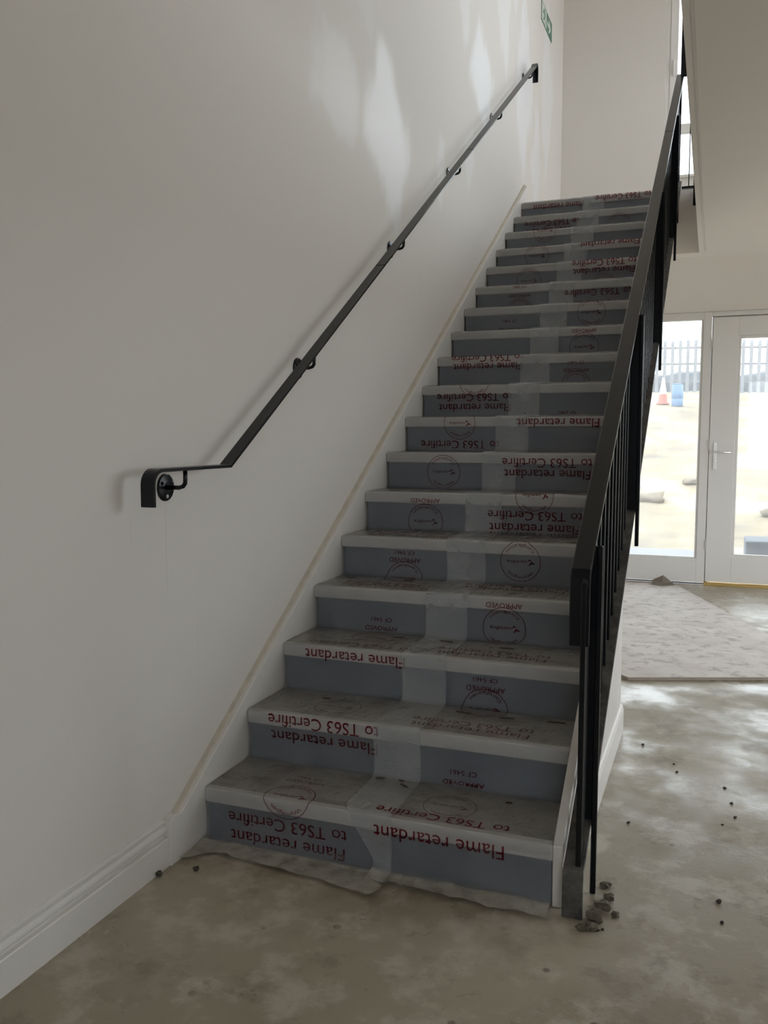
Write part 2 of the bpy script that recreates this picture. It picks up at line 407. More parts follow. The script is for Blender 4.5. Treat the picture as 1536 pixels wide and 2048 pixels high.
# ------------------------------------------------------------------ the staircase
PITCH_ = RISE/GO
stair = thing('staircase', (.58, 0, 0), 'straight flight of grey stairs with off-white nosings rising along the wall', 'staircase')
ND = .046                                        # nosing depth
YSP = 1.50                                       # the closed spandrel ends here
for i in range(NS):
    y0, z1 = i*GO, (i+1)*RISE
    last = i == NS-1
    yb = y0+GO+.02 if not last else y0+.12
    if not last: box('tread', XL, XR, y0+.03, yb, z1-.04, z1, MT['tread'], stair)
    box('nosing', XL, XR, y0, y0+.03, z1-ND, z1 + (.001 if not last else 0), MT['nosing'], stair, .004)
    box('riser', XL+.010, XR, y0+.010, y0+.024, z1-RISE, z1-ND, MT['riser'], stair)
def nose(y, off=0): return RISE + PITCH_*y + off
# wall string with a caulked top edge
ys0, ys1 = -.185, YT+.21
so = .055
bm = prism_x(bmesh.new(), [(ys0, 0), (ys0, .135), (ys0+.02, .150), (-.13, nose(-.13, so)), (ys1, nose(ys1, so)-.005), (ys1, ZF), (YT+.03, ZF), (YT+.03, ZF-.3), (.35, 0)], .0006, XL, .002)
link('wall_string', bm, MT['white'], stair)
bm = bmesh.new()
pts = [(-.135+k*(ys1+.135)/40, 0) for k in range(41)]
vs = []
for k, (y, _) in enumerate(pts):
    w = .0035*noise.noise((y*6, 3, 0)); h = .009+.004*noise.noise((y*9, 0, 5))
    z = nose(y, so-.002)
    vs.append([bm.verts.new(p) for p in ((.0006, y, z-.004), (.019+w, y, z-.004), (.014+w, y, z+h*.6), (.0006, y, z+h+.003))])
for a, b in zip(vs, vs[1:]):
    for j in range(4): bm.faces.new((a[j], a[(j+1) % 4], b[(j+1) % 4], b[j]))
bm.faces.new(vs[0]); bm.faces.new(vs[-1][::-1]); bmesh.ops.recalc_face_normals(bm, faces=bm.faces[:])
link('caulk_bead', bm, MT['cream'], stair)
# outer string and soffit carriage
bm = prism_x(bmesh.new(), [(-.004, 0), (-.004, RISE), (YT, nose(YT)), (YT, nose(YT)-.28), (YSP+.02, nose(YSP)-.30), (YSP+.02, 0)], XR, XR+.027, .002)
link('outer_string', bm, MT['dirtywhite'], stair)
bm = prism_x(bmesh.new(), [(YSP-.1, nose(YSP)-.36), (YT, nose(YT)-.30), (YT, nose(YT)-.20), (YSP-.1, nose(YSP-.1)-.20)], XL, XR)
link('soffit', bm, MT['plaster'], stair)
box('end_panel', XL, XR, YSP-.05, YSP+.02, 0, nose(YSP)-.36, MT['plaster'], stair)
skirting('baseboard_spandrel', [(0, 0), (.014, 0), (.014, .098), (.011, .104), (.011, .110), (.007, .116), (.003, .120), (0, .12)], .30, YSP+.02, XR+.027, 1)

# ------------------------------------------------------------------ polythene film in two strips
prof = []                                        # profile as (y, z), bottom to top
marks = {}
def pf(y, z): prof.append(Vector((y, z)))
FO = .003
pf(-.150, .003); pf(-.075, .003); pf(-.03, .004); pf(-.008, .008)
for i in range(NS):
    y0, z0, z1 = i*GO, i*RISE, (i+1)*RISE
    if i: pf(y0-.030, z0+FO); pf(y0-.006, z0+FO+.005)
    marks[('r', i+1)] = len(prof)
    pf(y0+.003, z0+.020); pf(y0+.004, z0+.07); pf(y0+.002, z1-ND-.02); pf(y0-FO, z1-ND-.001)
    pf(y0-FO, z1-.004); pf(y0-FO+.002, z1+.001)
    marks[('t', i+1)] = len(prof)
    pf(y0+.004, z1+FO)
    if i < NS-1: pf(y0+.10, z1+FO); pf(y0+.18, z1+FO)
    else: pf(y0+.09, z1+FO)
cum = [0]
for a, b in zip(prof, prof[1:]): cum.append(cum[-1]+(b-a).length)
def s_riser(i, z): 
    k = marks[('r', i)]
    return cum[k] + (z-.02)
def s_tread(i, d): return cum[marks[('t', i)]] + d - .004
def film_pt(x, s, off=0, seed=0):
    k = 0
    while k < len(cum)-2 and cum[k+1] < s: k += 1
    f = (s-cum[k])/(cum[k+1]-cum[k]); p = prof[k].lerp(prof[k+1], f); d = (prof[k+1]-prof[k]).normalized()
    n = Vector((-d.y, d.x))
    w = .0022*(1+noise.noise((x*7+s*3, s*9, seed))) + off
    if 1.3 < s < 6.2:
        a, b = (x+s*.75)*24, (x-s*.75)*3.5
        k = noise.noise((a, b, seed*2))*max(0, noise.noise((x*3, s*2.2, seed+3))*1.4+.35)*min(1, (s-1.3)*2)
        w += .0055*max(0, k)**1.2
    if s < cum[3]: w += .006*(1+noise.noise((x*16, s*22, seed+4)))
    q = p + n*w
    return Vector((x, q.x, max(q.y, .002)))
def film(name, xa, xb, m, seed, s_start, label, nx=52):
    root_loc = Vector(((xa(1)+xb(1))/2, 0, 0))
    bm = bmesh.new(); rows = []
    svals = sorted(set([c for c in cum]))
    s_all = []
    for a, b in zip(svals, svals[1:]):
        n = max(1, int((b-a)/.014)); s_all += [a+(b-a)*j/n for j in range(n)]
    s_all.append(svals[-1])
    first = [s for s in s_all if s > .175]
    s_all = [None]*5 + first
    for r_, s in enumerate(s_all):
        row = []
        for j in range(nx+1):
            f = j/nx
            if s is None:
                s0 = s_start(f); ss = s0 + (first[0]-s0)*r_/5
            else: ss = s
            x = xa(ss)+(xb(ss)-xa(ss))*f
            row.append(bm.verts.new(film_pt(x, ss, 0 if seed == 1 else .0030, seed)))
        rows.append(row)
    for a, b in zip(rows, rows[1:]):
        for j in range(nx): bm.faces.new((a[j], a[j+1], b[j+1], b[j]))
    o = link(name, bm, m, None, True)
    tag(o, label, 'plastic film')
    return o
def ragL(f):
    k = [(0, .0), (.13, .075), (.3, .062), (.5, .048), (.72, .036), (.86, .020), (.97, .004), (1.0, .03)]
    for (a, p), (b, q) in zip(k, k[1:]):
        if a <= f <= b: return p+(q-p)*(f-a)/(b-a) + .007*noise.noise((f*24, 1, 2))
def ragR(f): return .085 - .02*f + .014*noise.noise((f*15, 7, 2)) + .005*noise.noise((f*40, 3, 2))
fL = film('protective_film', lambda s: .041 if s > 1.4 else .034, lambda s: .655+.004*noise.noise((s*2, 0, 0)), MT['filmL'], 1, lambda f: max(0, ragL(f)),
          'clear printed polythene strip on the stairs beside the wall string')
def xaR(s):
    x = .497 + .006*noise.noise((s*1.7, 5, 0))
    if s < .37: x += .10*max(0, min(1, (.345-s)/.17))
    return x
fR = film('protective_film', xaR, lambda s: 1.117, MT['filmR'], 9, lambda f: ragR(f),
          'clear printed polythene strip on the stairs beside the black balustrade, milky along one edge')

# --- printing
_tc = {}
def text_mesh(s, size, align='CENTER'):
    key = (s, size)
    if key not in _tc:
        cu = bpy.data.curves.new('t', 'FONT'); cu.body = s; cu.size = size; cu.align_x = align; cu.resolution_u = 3
        o = bpy.data.objects.new('t', cu); C.objects.link(o)
        dg = bpy.context.evaluated_depsgraph_get()
        me = bpy.data.meshes.new_from_object(o.evaluated_get(dg))
        bpy.data.objects.remove(o); bpy.data.curves.remove(cu)
        vs = [tuple(v.co[:2]) for v in me.vertices]; fs = [tuple(p.vertices) for p in me.polygons]
        bpy.data.meshes.remove(me); _tc[key] = (vs, fs)
    return _tc[key]
def fit_text(s, length, cap):
    vs, fs = text_mesh(s, 1.0)
    x0, x1 = min(v[0] for v in vs), max(v[0] for v in vs)
    kx = length/(x1-x0); ky = cap/.73
    return [((v[0]-(x0+x1)/2)*kx, (v[1]-.36)*ky) for v in vs], fs
def arc_text(s, r, a_mid, span, h, inward=False):
    # letters bent along a circle; reading clockwise at the top, or counter-clockwise at the bottom
    vs, fs = fit_text(s, 1.0, h); out = []
    for x, y in vs:
        if not inward: a = a_mid - x*span; rr = r+y
        else: a = a_mid + x*span; rr = r-y
        out.append((rr*math.cos(a), rr*math.sin(a)))
    return out, fs
def ring(r, w, n=40):
    vs, fs = [], []
    for k in range(n):
        a = 2*math.pi*k/n
        vs += [((r-w/2)*math.cos(a), (r-w/2)*math.sin(a)), ((r+w/2)*math.cos(a), (r+w/2)*math.sin(a))]
    for k in range(n):
        j = (k+1) % n; fs.append((2*k, 2*k+1, 2*j+1, 2*j))
    return vs, fs
def bird(x, y, k):
    p = [(-1, .1), (-.45, .35), (-.1, .0), (.3, .55), (1, .7), (.5, .25), (.15, -.45), (-.3, -.2)]
    return [(x+a*k, y+b*k) for a, b in p], [tuple(range(8))]
def join(*parts):
    V, F = [], []
    for vs, fs in parts:
        n = len(V); V += list(vs); F += [tuple(i+n for i in f) for f in fs]
    return V, F
PR = {}
def words(s, length, cap):
    # each word its own print, laid where it falls in the line
    full = fit_text(s, length, cap)[0]; lo = min(v[0] for v in full)
    vs1, _ = text_mesh(s, 1.0); w0 = min(v[0] for v in vs1); kx = length/(max(v[0] for v in vs1)-w0)
    out, pos = [], 0
    parts = s.split(' ')
    wid = []
    for w in parts:
        v, _ = text_mesh(w, 1.0); wid.append((max(q[0] for q in v)-min(q[0] for q in v))*kx)
    gap = (length-sum(wid))/max(1, len(parts)-1)
    for w, L in zip(parts, wid):
        v, f = fit_text(w, L, cap); c = lo+pos+L/2; out.append(([(a+c, b) for a, b in v], f)); pos += L+gap
    return out
PR['FR'] = words('Flame retardant', .385, .042)
PR['TS'] = words('to TS63 Certifire', .40, .042)
PR['AP'] = fit_text('APPROVED', .135, .020)
PR['CF'] = words('CF 5461', .085, .017)
cert = fit_text('certifire', .078, .014); cert = ([(x+.014, y) for x, y in cert[0]], cert[1])
PR['O'] = join(ring(.079, .0022), arc_text('Warrington', .064, math.pi/2, 1.75, .013), arc_text('Certification', .064, -math.pi/2, 1.9, .012, True), cert,
               bird(-.045, .004, .014), bird(-.036, -.009, .010))
def stamp(filmobj, seed, kind, x, s, faint=False):
    if isinstance(PR[kind], list):
        for piece in PR[kind]: put(filmobj, seed, 'lettering', piece, x, s, faint)
    else: put(filmobj, seed, 'stamp' if kind == 'O' else 'lettering', PR[kind], x, s, faint)
def put(filmobj, seed, name, piece, x, s, faint):
    vs, fs = piece
    bm = bmesh.new()
    bv = [bm.verts.new((x-a, s-b, 0)) for a, b in vs]         # turned half round: the roll was laid upside down
    for f in fs:
        try: bm.faces.new([bv[i] for i in f])
        except ValueError: pass
    smin = min(v.co.y for v in bm.verts); smax = max(v.co.y for v in bm.verts)
    for c in cum:
        if smin < c < smax:
            bmesh.ops.bisect_plane(bm, geom=bm.verts[:]+bm.edges[:]+bm.faces[:], plane_co=(0, c, 0), plane_no=(0, 1, 0), dist=1e-6)
    lim = cum[-1]
    for v in bm.verts:
        v.co = film_pt(v.co.x, min(v.co.y, lim), (.0014 if seed == 1 else .0044), seed)
    return link(name, bm, MT['inkf' if faint else 'ink'], filmobj)
r_, t_ = s_riser, s_tread
LX = .315
for i, items in {1: [('FR', r_(1, .030)), ('TS', r_(1, .088)), ('O', t_(1, .022)), ('AP', t_(1, .135), 1), ('CF', t_(1, .165), 1)],
                 2: [('FR', r_(2, .092)), ('TS', r_(2, .148)), ('O', t_(2, .12), 1)],
                 3: [('FR', r_(3, .140)), ('TS', t_(3, .05), 1), ('O', t_(3, .18), 1)],
                 4: [('AP', r_(4, .020)), ('CF', r_(4, .055)), ('FR', t_(4, .06), 1), ('TS', t_(4, .11), 1)],
                 5: [('O', r_(5, -.005)), ('AP', r_(5, .080)), ('CF', r_(5, .112)), ('FR', t_(5, .05), 1)],
                 6: [('O', r_(6, .045)), ('AP', r_(6, .138)), ('CF', t_(6, .01), 1), ('TS', t_(5, .17), 1)],
                 7: [('O', r_(7, .082))],
                 8: [('O', r_(8, .142)), ('TS', r_(8, .035))],
                 9: [('TS', r_(9, .108)), ('FR', r_(9, .055)), ('O', t_(9, .02))],
                 10: [('FR', r_(10, .115)), ('TS', r_(10, .162))],
                 12: [('CF', r_(12, .085)), ('AP', r_(12, .035))],
                 13: [('CF', r_(13, .158)), ('AP', r_(13, .105)), ('O', r_(13, .010))],
                 14: [('O', r_(14, .070))], 15: [('O', r_(15, .110)), ('TS', r_(15, .0))],
                 16: [('O', r_(16, .165)), ('TS', r_(16, .02))], 17: [('TS', r_(17, .108)), ('FR', r_(17, .055)), ('O', r_(17, .03))], 18: [('FR', r_(18, .125))]}.items():
    for it in items: stamp(fL, 1, it[0], LX, it[1], len(it) > 2)
RX = .795
for i, items in {1: [('FR', r_(1, .128)), ('TS', t_(1, .030)), ('O', t_(1, .12), 1)],
                 2: [('AP', r_(2, .020)), ('CF', r_(2, .055)), ('FR', t_(2, .045), 1), ('TS', t_(2, .095), 1)],
                 3: [('O', r_(3, .000)), ('AP', r_(3, .078)), ('CF', r_(3, .112)), ('FR', t_(3, .05), 1), ('TS', t_(3, .10), 1)],
                 4: [('O', r_(4, .060)), ('AP', r_(4, .146)), ('TS', t_(4, .19), 1), ('FR', t_(4, .14), 1)],
                 5: [('O', r_(5, .100)), ('FR', t_(5, .24), 1)],
                 6: [('TS', r_(6, .085)), ('FR', r_(6, .030)), ('O', r_(6, .172))],
                 7: [('TS', r_(7, .130)), ('FR', r_(7, .078))],
                 8: [('FR', r_(8, .142))], 9: [('CF', r_(9, .025)), ('AP', r_(9, -.01), 1)],
                 10: [('CF', r_(10, .125)), ('AP', r_(10, .085)), ('O', r_(10, .0))],
                 11: [('O', r_(11, .060)), ('AP', r_(11, .150))], 12: [('O', r_(12, .115)), ('TS', r_(12, .01))],
                 13: [('TS', r_(13, .100)), ('FR', r_(13, .030))], 14: [('TS', r_(14, .155)), ('FR', r_(14, .105)), ('O', r_(14, .01))],
                 15: [('FR', r_(15, .160)), ('O', r_(15, -.02))], 16: [('AP', r_(16, .04)), ('FR', r_(16, .0))], 17: [('O', r_(17, .06))], 18: [('FR', r_(18, .0)), ('TS', r_(18, .15))]}.items():
    for it in items: stamp(fR, 9, it[0], RX, it[1], len(it) > 2)

# ------------------------------------------------------------------ wall handrail
rail = thing('wall_handrail', (.07, -.31, 1.08), 'black flat-bar handrail on round brackets along the stairwell wall', 'handrail')
HW0, HW1, HT = .048, .092, .010
zl = 1.182
def zr(y): return zl + .6335*(y-.085)
low = [(-.318, 1.078), (-.318, zl-.045)] + arc(-.318+.045, zl-.045, .045, 180, 90, 6)[1:] + [(.085, zl)]
yt = 4.80
up1 = [(.085, zl)]
cuts = [1.42, 2.90]
seg1 = low + [(cuts[0]-.002, zr(cuts[0]-.002))]
seg2 = [(cuts[0]+.002, zr(cuts[0]+.002)), (cuts[1]-.002, zr(cuts[1]-.002))]
ztop = zr(yt)
seg3 = [(cuts[1]+.002, zr(cuts[1]+.002)), (yt-.05, zr(yt-.05)), (yt, ztop+.012)] + arc(yt+.0, ztop-.028, .04, 75, 0, 5) + [(yt+.04, ztop-.12)]
for s in (seg1, seg2, seg3): link('rail_section', flat_bar(bmesh.new(), s, HT, HW0, HW1), MT['steel'], rail)
for c in cuts: link('splice', flat_bar(bmesh.new(), [(c-.05, zr(c-.05)-.0125), (c+.03, zr(c+.03)-.0125)], .005, HW0+.008, HW1-.008, 0), MT['steel'], rail)
for by, bz in ((-.136, 1.121), (.733, 1.553), (1.737, 2.184), (2.70, 2.815), (3.70, 3.447), (4.70, 4.08)):
    top_z = (zl if by < 0 else zr(by)) - HT - .002
    zz = bz if by < 0 else top_z - .055
    xm = (HW0+HW1)/2
    b = link('bracket', tube(bmesh.new(), [(.004, by, zz), (xm-.022, by, zz), (xm-.008, by, zz+.004), (xm-.001, by, zz+.013), (xm, by, zz+.028), (xm, by, top_z+.003)], .0065), MT['steel'], rail, True)
    link('rose', disc_x(bmesh.new(), .0, .006, by, zz, .040, dome=.003), MT['steel'], b)
    for a in (90, 210, 330):
        link('screw', disc_x(bmesh.new(), .006, .0105, by+.026*math.cos(R(a+180)), zz+.026*math.sin(R(a+180)), .006, 10), MT['screw' if (a == 90 and by < 1) else 'steel'], b)

# ------------------------------------------------------------------ balustrade
bal = thing('stair_balustrade', (1.19, -.03, 0), 'black steel balustrade with flat handrail and upright bars on the open side of the stairs', 'balustrade')
def hz(y): return .925 + .648*y                 # handrail top
def bz_(y): return .140 + .655*y                # bottom rail top
BX0, BX1 = 1.152, 1.206
y_top = 4.50
hr = [(-.012, .725), (-.012, .885), (-.009, .905), (.004, hz(.004)), (3.30, hz(3.30))]
link('handrail', flat_bar(bmesh.new(), hr, .012, BX0, BX1-.002, .0028), MT['steel'], bal)
hr2 = [(3.303, hz(3.303)), (y_top-.02, hz(y_top-.02))]
link('handrail', flat_bar(bmesh.new(), hr2, .012, BX0, BX1-.002, .0028), MT['steel'], bal)
link('handrail', flat_bar(bmesh.new(), [(y_top-.021, hz(y_top-.02)-.02), (y_top-.021, 4.36)], .012, BX0+.026, BX1+.022, .001), MT['steel'], bal)
# the level guard that carries on round the landing
box('guard_rail', BX0+.026, 1.325, y_top-.022, y_top+.03, 4.348, 4.36, MT['steel'], bal, .001)
br = [(-.042, .0), (-.042, .085), (-.036, bz_(-.036)+.012), (.01, bz_(.01)), (YT-.05, bz_(YT-.05))]
link('bottom_rail', flat_bar(bmesh.new(), br, .012, BX0, BX1, .001), MT['dsteel'], bal)
posts = [.100, 1.275, 2.45, 3.62]
PX0, PX1 = 1.172, 1.222
for k, y in enumerate(posts):
    zb = 0 if k == 0 else bz_(y)-.14
    # notch round the bottom rail: post runs outside the rail, blade above
    box('post', BX1+.0005, PX1, y, y+.012, zb, hz(y)-.013, MT['steel'], bal, .0025)
    box('post_blade', PX0, BX1+.0005, y, y+.012, bz_(y)+.008, hz(y)-.013, MT['steel'], bal, 0)
def baluster(y, dy=.05, x0=1.181, x1=1.193):
    bm = prism_x(bmesh.new(), [(y, bz_(y)+.0005), (y+dy, bz_(y+dy)+.0005), (y+dy, hz(y+dy)-.0155), (y, hz(y)-.0155)], x0, x1, .0022)
    link('baluster', bm, MT['steel'], bal)
baluster(-.022, .066, 1.183, 1.197)
y = .19
while y < 4.40:
    if all(not (-.045 < y-q < .02) for q in posts): baluster(y, .013, 1.160, 1.182)
    y += .098
# return across the well and the guard on the void edge
box('bottom_rail', BX1, 1.318, y_top-.01, y_top+.03, 3.04, 3.052, MT['steel'], bal, .001)
box('post', 1.286, 1.325, y_top+.0, y_top+.012, 2.915, 4.347, MT['steel'], bal, .001)
box('post', 1.149, 1.190, y_top+.0, y_top+.012, 2.80, hz(y_top)-.02, MT['steel'], bal, .001)
box('baluster', 1.250, 1.257, y_top+.004, y_top+.016, 3.053, 4.347, MT['steel'], bal)

# ------------------------------------------------------------------ glazed entrance
fr_y0, fr_y1 = YD+.03, YD+.10
win1 = tag(thing('window_1', (1.0, YD, 0), None, None), kind=ST)
def fbar(parent, name, x0, x1, z0, z1, y0=fr_y0, y1=fr_y1, m='upvc', bev=.003): return box(name, x0, x1, y0, y1, z0, z1, MT[m], parent, bev)
box('shadow_gap_strip', DX0, 1.436, fr_y0+.01, fr_y1, 0, .012, MT['gap'], win1); fbar(win1, 'frame_jamb', DX0, DX0+.07, 0.012, 2.30); fbar(win1, 'frame_mullion', 1.368, 1.436, .012, 2.30)  # black strip stands in for the shade below the sidelight frame
fbar(win1, 'frame_head', DX0+.07, 1.368, 2.238, 2.30); fbar(win1, 'frame_sill', DX0+.07, 1.368, .012, .215)
fbar(win1, 'glazing_bead', DX0+.07, 1.368, .215, .232, fr_y0+.008, fr_y1-.03); fbar(win1, 'glazing_bead', 1.352, 1.368, .232, 2.238, fr_y0+.008, fr_y1-.03)
box('pane', DX0+.07, 1.368, fr_y0+.04, fr_y0+.046, .215, 2.238, MT['glass'], win1)
door = tag(thing('door_1', (1.92, YD, 0), None, None), kind=ST)
LX0, LX1 = 1.444, 2.42
ly0, ly1 = fr_y0-.004, fr_y0+.046
fbar(door, 'door_stop', 1.437, 1.462, .022, 2.262, ly1+.004, fr_y1+.03); fbar(door, 'door_stop', 1.462, 2.426, 2.235, 2.262, ly1+.004, fr_y1+.03); fbar(door, 'frame_head', 1.436, 2.426, 2.262, 2.30); fbar(door, 'frame_jamb', 2.426, 2.47, .012, 2.30)
fbar(door, 'stile', LX0, 1.645, .028, 2.252, ly0, ly1); fbar(door, 'stile', LX1-.2, LX1, .028, 2.252, ly0, ly1)
fbar(door, 'top_rail', 1.645, LX1-.2, 2.095, 2.252, ly0, ly1); fbar(door, 'bottom_rail', 1.645, LX1-.2, .028, .25, ly0, ly1)
for a in ((1.645, 1.668, .25, 2.095), (LX1-.223, LX1-.2, .25, 2.095), (1.668, LX1-.223, .25, .272), (1.668, LX1-.223, 2.073, 2.095)):
    fbar(door, 'glazing_bead', *a, ly0+.006, ly1-.01)
box('pane', 1.66, LX1-.21, ly0+.022, ly0+.028, .26, 2.085, MT['glass'], door)
hb = box('handle_plate', 1.478, 1.506, ly0-.009, ly0, .985, 1.215, MT['chrome'], door, .003)
bm = tube(bmesh.new(), [(1.492, ly0-.008, 1.135), (1.492, ly0-.045, 1.135), (1.50, ly0-.054, 1.135), (1.52, ly0-.056, 1.134), (1.62, ly0-.054, 1.130)], .009)
link('lever', bm, MT['chrome'], hb, True)
bm = disc_x(bmesh.new(), 0, .012, 0, 0, .009, 12)
kc = link('key_cylinder', bm, MT['chrome'], hb); kc.matrix_parent_inverse = Matrix.Identity(4); kc.rotation_euler = (0, 0, R(-90))
kc.parent = hb; kc.location = (1.492, ly0-.008, 1.055)
for z in (.30, 1.15, 2.0): box('hinge', 1.437, 1.4435, ly0-.006, ly0+.01, z, z+.09, MT['dirtywhite'], door)
box('threshold_strip', 1.436, 2.426, YD-.01, YD+.11, 0.0, .022, MT['brass'], door, .002)
win2 = tag(thing('window_2', (2.86, YD, 0), None, None), kind=ST)
fbar(win2, 'frame_jamb', 2.471, 2.52, .012, 2.30); fbar(win2, 'frame_jamb', DX1-.07, DX1, .012, 2.30)
fbar(win2, 'frame_head', 2.52, DX1-.07, 2.238, 2.30); fbar(win2, 'frame_sill', 2.52, DX1-.07, .012, .215)
box('pane', 2.52, DX1-.07, fr_y0+.04, fr_y0+.046, .215, 2.238, MT['glass'], win2)

# upstairs window
wy0, wy1 = YB+.06, YB+.13
win3 = tag(thing('window_3', (1.85, YB, 3.68), None, None), kind=ST)
def ub(name, x0, x1, z0, z1, a=wy0, b=wy1): return box(name, x0, x1, a, b, z0, z1, MT['upvc'], win3, .003)
ub('frame_jamb', .95, .985, 3.68, 5.75); ub('frame_jamb', 2.715, 2.75, 3.68, 5.75); ub('frame_sill', .985, 2.715, 3.68, 3.70); ub('frame_head', .985, 2.715, 5.71, 5.75)
ub('casement_stile', .985, 1.052, 3.70, 5.71, wy0-.01, wy1-.01); ub('transom', 1.052, 2.715, 4.085, 4.165)
h = ub('window_handle', 1.012, 1.026, 4.60, 4.74, wy0-.035, wy0-.01)
box('pane', 1.052, 2.715, wy0+.03, wy0+.036, 3.70, 4.085, MT['glass'], win3); box('pane', 1.052, 2.715, wy0+.03, wy0+.036, 4.165, 5.71, MT['glass'], win3)
box('sill_board', .93, 2.77, YB-.03, YB+.06, 3.655, 3.68, MT['white'], win3, .003)
# glazing out of view, where the rest of the daylight comes in
def frame_x(name, ya, yb, za, zb, n):
    w = tag(thing(name, (XW, (ya+yb)/2, za), None, None), kind=ST)
    for k in range(n+1):
        y = ya + (yb-ya-.07)*k/n; box('frame_jamb', XW+.05, XW+.12, y, y+.07, za, zb, MT['upvc'], w)
    box('frame_sill', XW+.05, XW+.12, ya, yb, za, za+.06, MT['upvc'], w); box('frame_head', XW+.05, XW+.12, ya, yb, zb-.06, zb, MT['upvc'], w)
def frame_y(name, xa, xb, za, zb, n):
    w = tag(thing(name, ((xa+xb)/2, YR, za), None, None), kind=ST)
    for k in range(n+1):
        x = xa + (xb-xa-.07)*k/n; box('frame_jamb', x, x+.07, YR-.15, YR-.08, za, zb, MT['upvc'], w)
    box('frame_sill', xa, xb, YR-.15, YR-.08, za, za+.06, MT['upvc'], w); box('frame_head', xa, xb, YR-.15, YR-.08, zb-.06, zb, MT['upvc'], w)
frame_x('window_4_offscreen', .8, 5.2, .3, 2.40, 4); frame_x('window_5_offscreen', 1.8, 6.2, 3.9, 5.8, 4)
frame_y('window_6_offscreen', 2.0, 3.9, .6, 2.35, 2)

# ------------------------------------------------------------------ exit sign on the wall
sg = thing('exit_sign', (.002, 5.62, 4.85), 'green and white exit sign with running figure and arrow high on the wall', 'sign')
def wall_poly(name, pts, x0, x1, m): return link(name, prism_x(bmesh.new(), pts, x0, x1), MT[m], sg)
SY0, SY1, SZ0, SZ1 = 5.38, 5.87, 4.775, 4.935
wall_poly('plate', [(SY0, SZ0), (SY1, SZ0), (SY1, SZ1), (SY0, SZ1)], .0, .004, 'green')
def sp_(u, v): return (SY0+u*(SY1-SY0), SZ0+v*(SZ1-SZ0))
wall_poly('panel', [sp_(*q) for q in ((.025, .07), (.46, .07), (.46, .93), (.025, .93))], .004, .0048, 'signw')
man = [(.20, .80), (.27, .72), (.33, .72), (.38, .56), (.36, .53), (.31, .64), (.285, .60), (.31, .44), (.38, .30), (.36, .12), (.33, .12), (.345, .28), (.28, .38), (.24, .26), (.15, .16), (.13, .20), (.21, .31), (.24, .58), (.20, .60), (.15, .46), (.12, .48), (.165, .68)]
bm = prism_x(bmesh.new(), [sp_(*q) for q in man], .0048, .0054)
hd = [sp_(.315+.028*math.cos(a), .84+.085*math.sin(a)) for a in [k*math.pi/6 for k in range(12)]]
prism_x(bm, hd, .0048, .0054); link('running_figure', bm, MT['green'], sg)
wall_poly('arrow', [sp_(*q) for q in ((.54, .40), (.74, .40), (.68, .18), (.75, .18), (.87, .50), (.75, .82), (.68, .82), (.74, .60), (.54, .60))], .004, .0048, 'signw')

# ------------------------------------------------------------------ board on the floor
A = Vector((1.189, 5.465)); F = Vector((2.174, 2.729)); D = Vector((-.933, -.36)).normalized()
L1 = F + D*1.195; L0 = A + D*1.195
d2 = (L0-L1).normalized()
edgep = [A, F, F+D*1.14, L1+d2*.115, L0]
rag = []
for k, p in enumerate(edgep):
    q = edgep[(k+1) % len(edgep)]; n = max(1, int((q-p).length/.12))
    for j in range(n): rag.append(p.lerp(q, j/n) + Vector((noise.noise((k*3+j, 1, 0)), noise.noise((k*3+j, 2, 0))))*(.004 if j else 0))
bm = prism_z(bmesh.new(), [(p.x, p.y) for p in rag], .002, .020)
for f in bm.faces:
    if abs(f.normal.z) < .5: f.material_index = 1
bd = link('hardboard_sheet', bm, [MT['board'], MT['boardedge']])
tag(bd, 'large pale scuffed board lying on the concrete floor before the glazed door', 'board')

# ------------------------------------------------------------------ crumbs on the floor
def rock(name, loc, r, m, label, group, seed, flat=.6):
    bm = bmesh.new(); bmesh.ops.create_icosphere(bm, subdivisions=2, radius=r)
    for v in bm.verts:
        v.co *= 1+.75*noise.noise((v.co.x/r*1.6+seed, v.co.y/r*1.6, v.co.z/r*1.6)); v.co.z *= flat
    mz = min(v.co.z for v in bm.verts)
    o = link(name, bm, MT[m]); o.location = (loc[0], loc[1], -mz-.001)
    o.rotation_euler = (0, 0, seed); tag(o, label, 'rubble', group); return o
for k, (x, y, r) in enumerate([(1.242, -.03, .026), (1.250, .035, .022), (1.235, -.078, .018), (1.262, .085, .016), (1.212, -.085, .013), (1.285, .01, .012), (1.245, .155, .015)]):
    rock('concrete_lump', (x, y), r, 'rubble', 'broken lump of concrete at the foot of the first balustrade post', 'concrete lumps round the balustrade foot', k*1.7, .5)
for k, (cx_, cy_, r) in enumerate([(0.111, -0.179, 0.009), (0.029, -0.248, 0.01), (1.255, 1.364, 0.006), (1.384, 1.191, 0.004), (1.398, 1.111, 0.005), (1.587, 0.88, 0.0055), (1.596, 0.765, 0.0055), (1.556, 0.694, 0.004), (1.267, 0.595, 0.0055), (1.543, 0.178, 0.007), (1.551, 0.074, 0.005), (1.565, 1.014, 0.006), (1.262, -0.069, 0.004), (1.252, -0.078, 0.004)]):
    p = (cx_, cy_)
    if k < 2: lab, grp = 'small brown crumb on the concrete floor by the skirting and wall string', 'crumbs by the wall string'
    else: lab, grp = 'tiny dark crumb on the pale concrete floor on the open side of the stairs', 'crumbs on the open floor'
    rock('crumb', p, r, 'dark', lab, grp, k*2.3, .7)

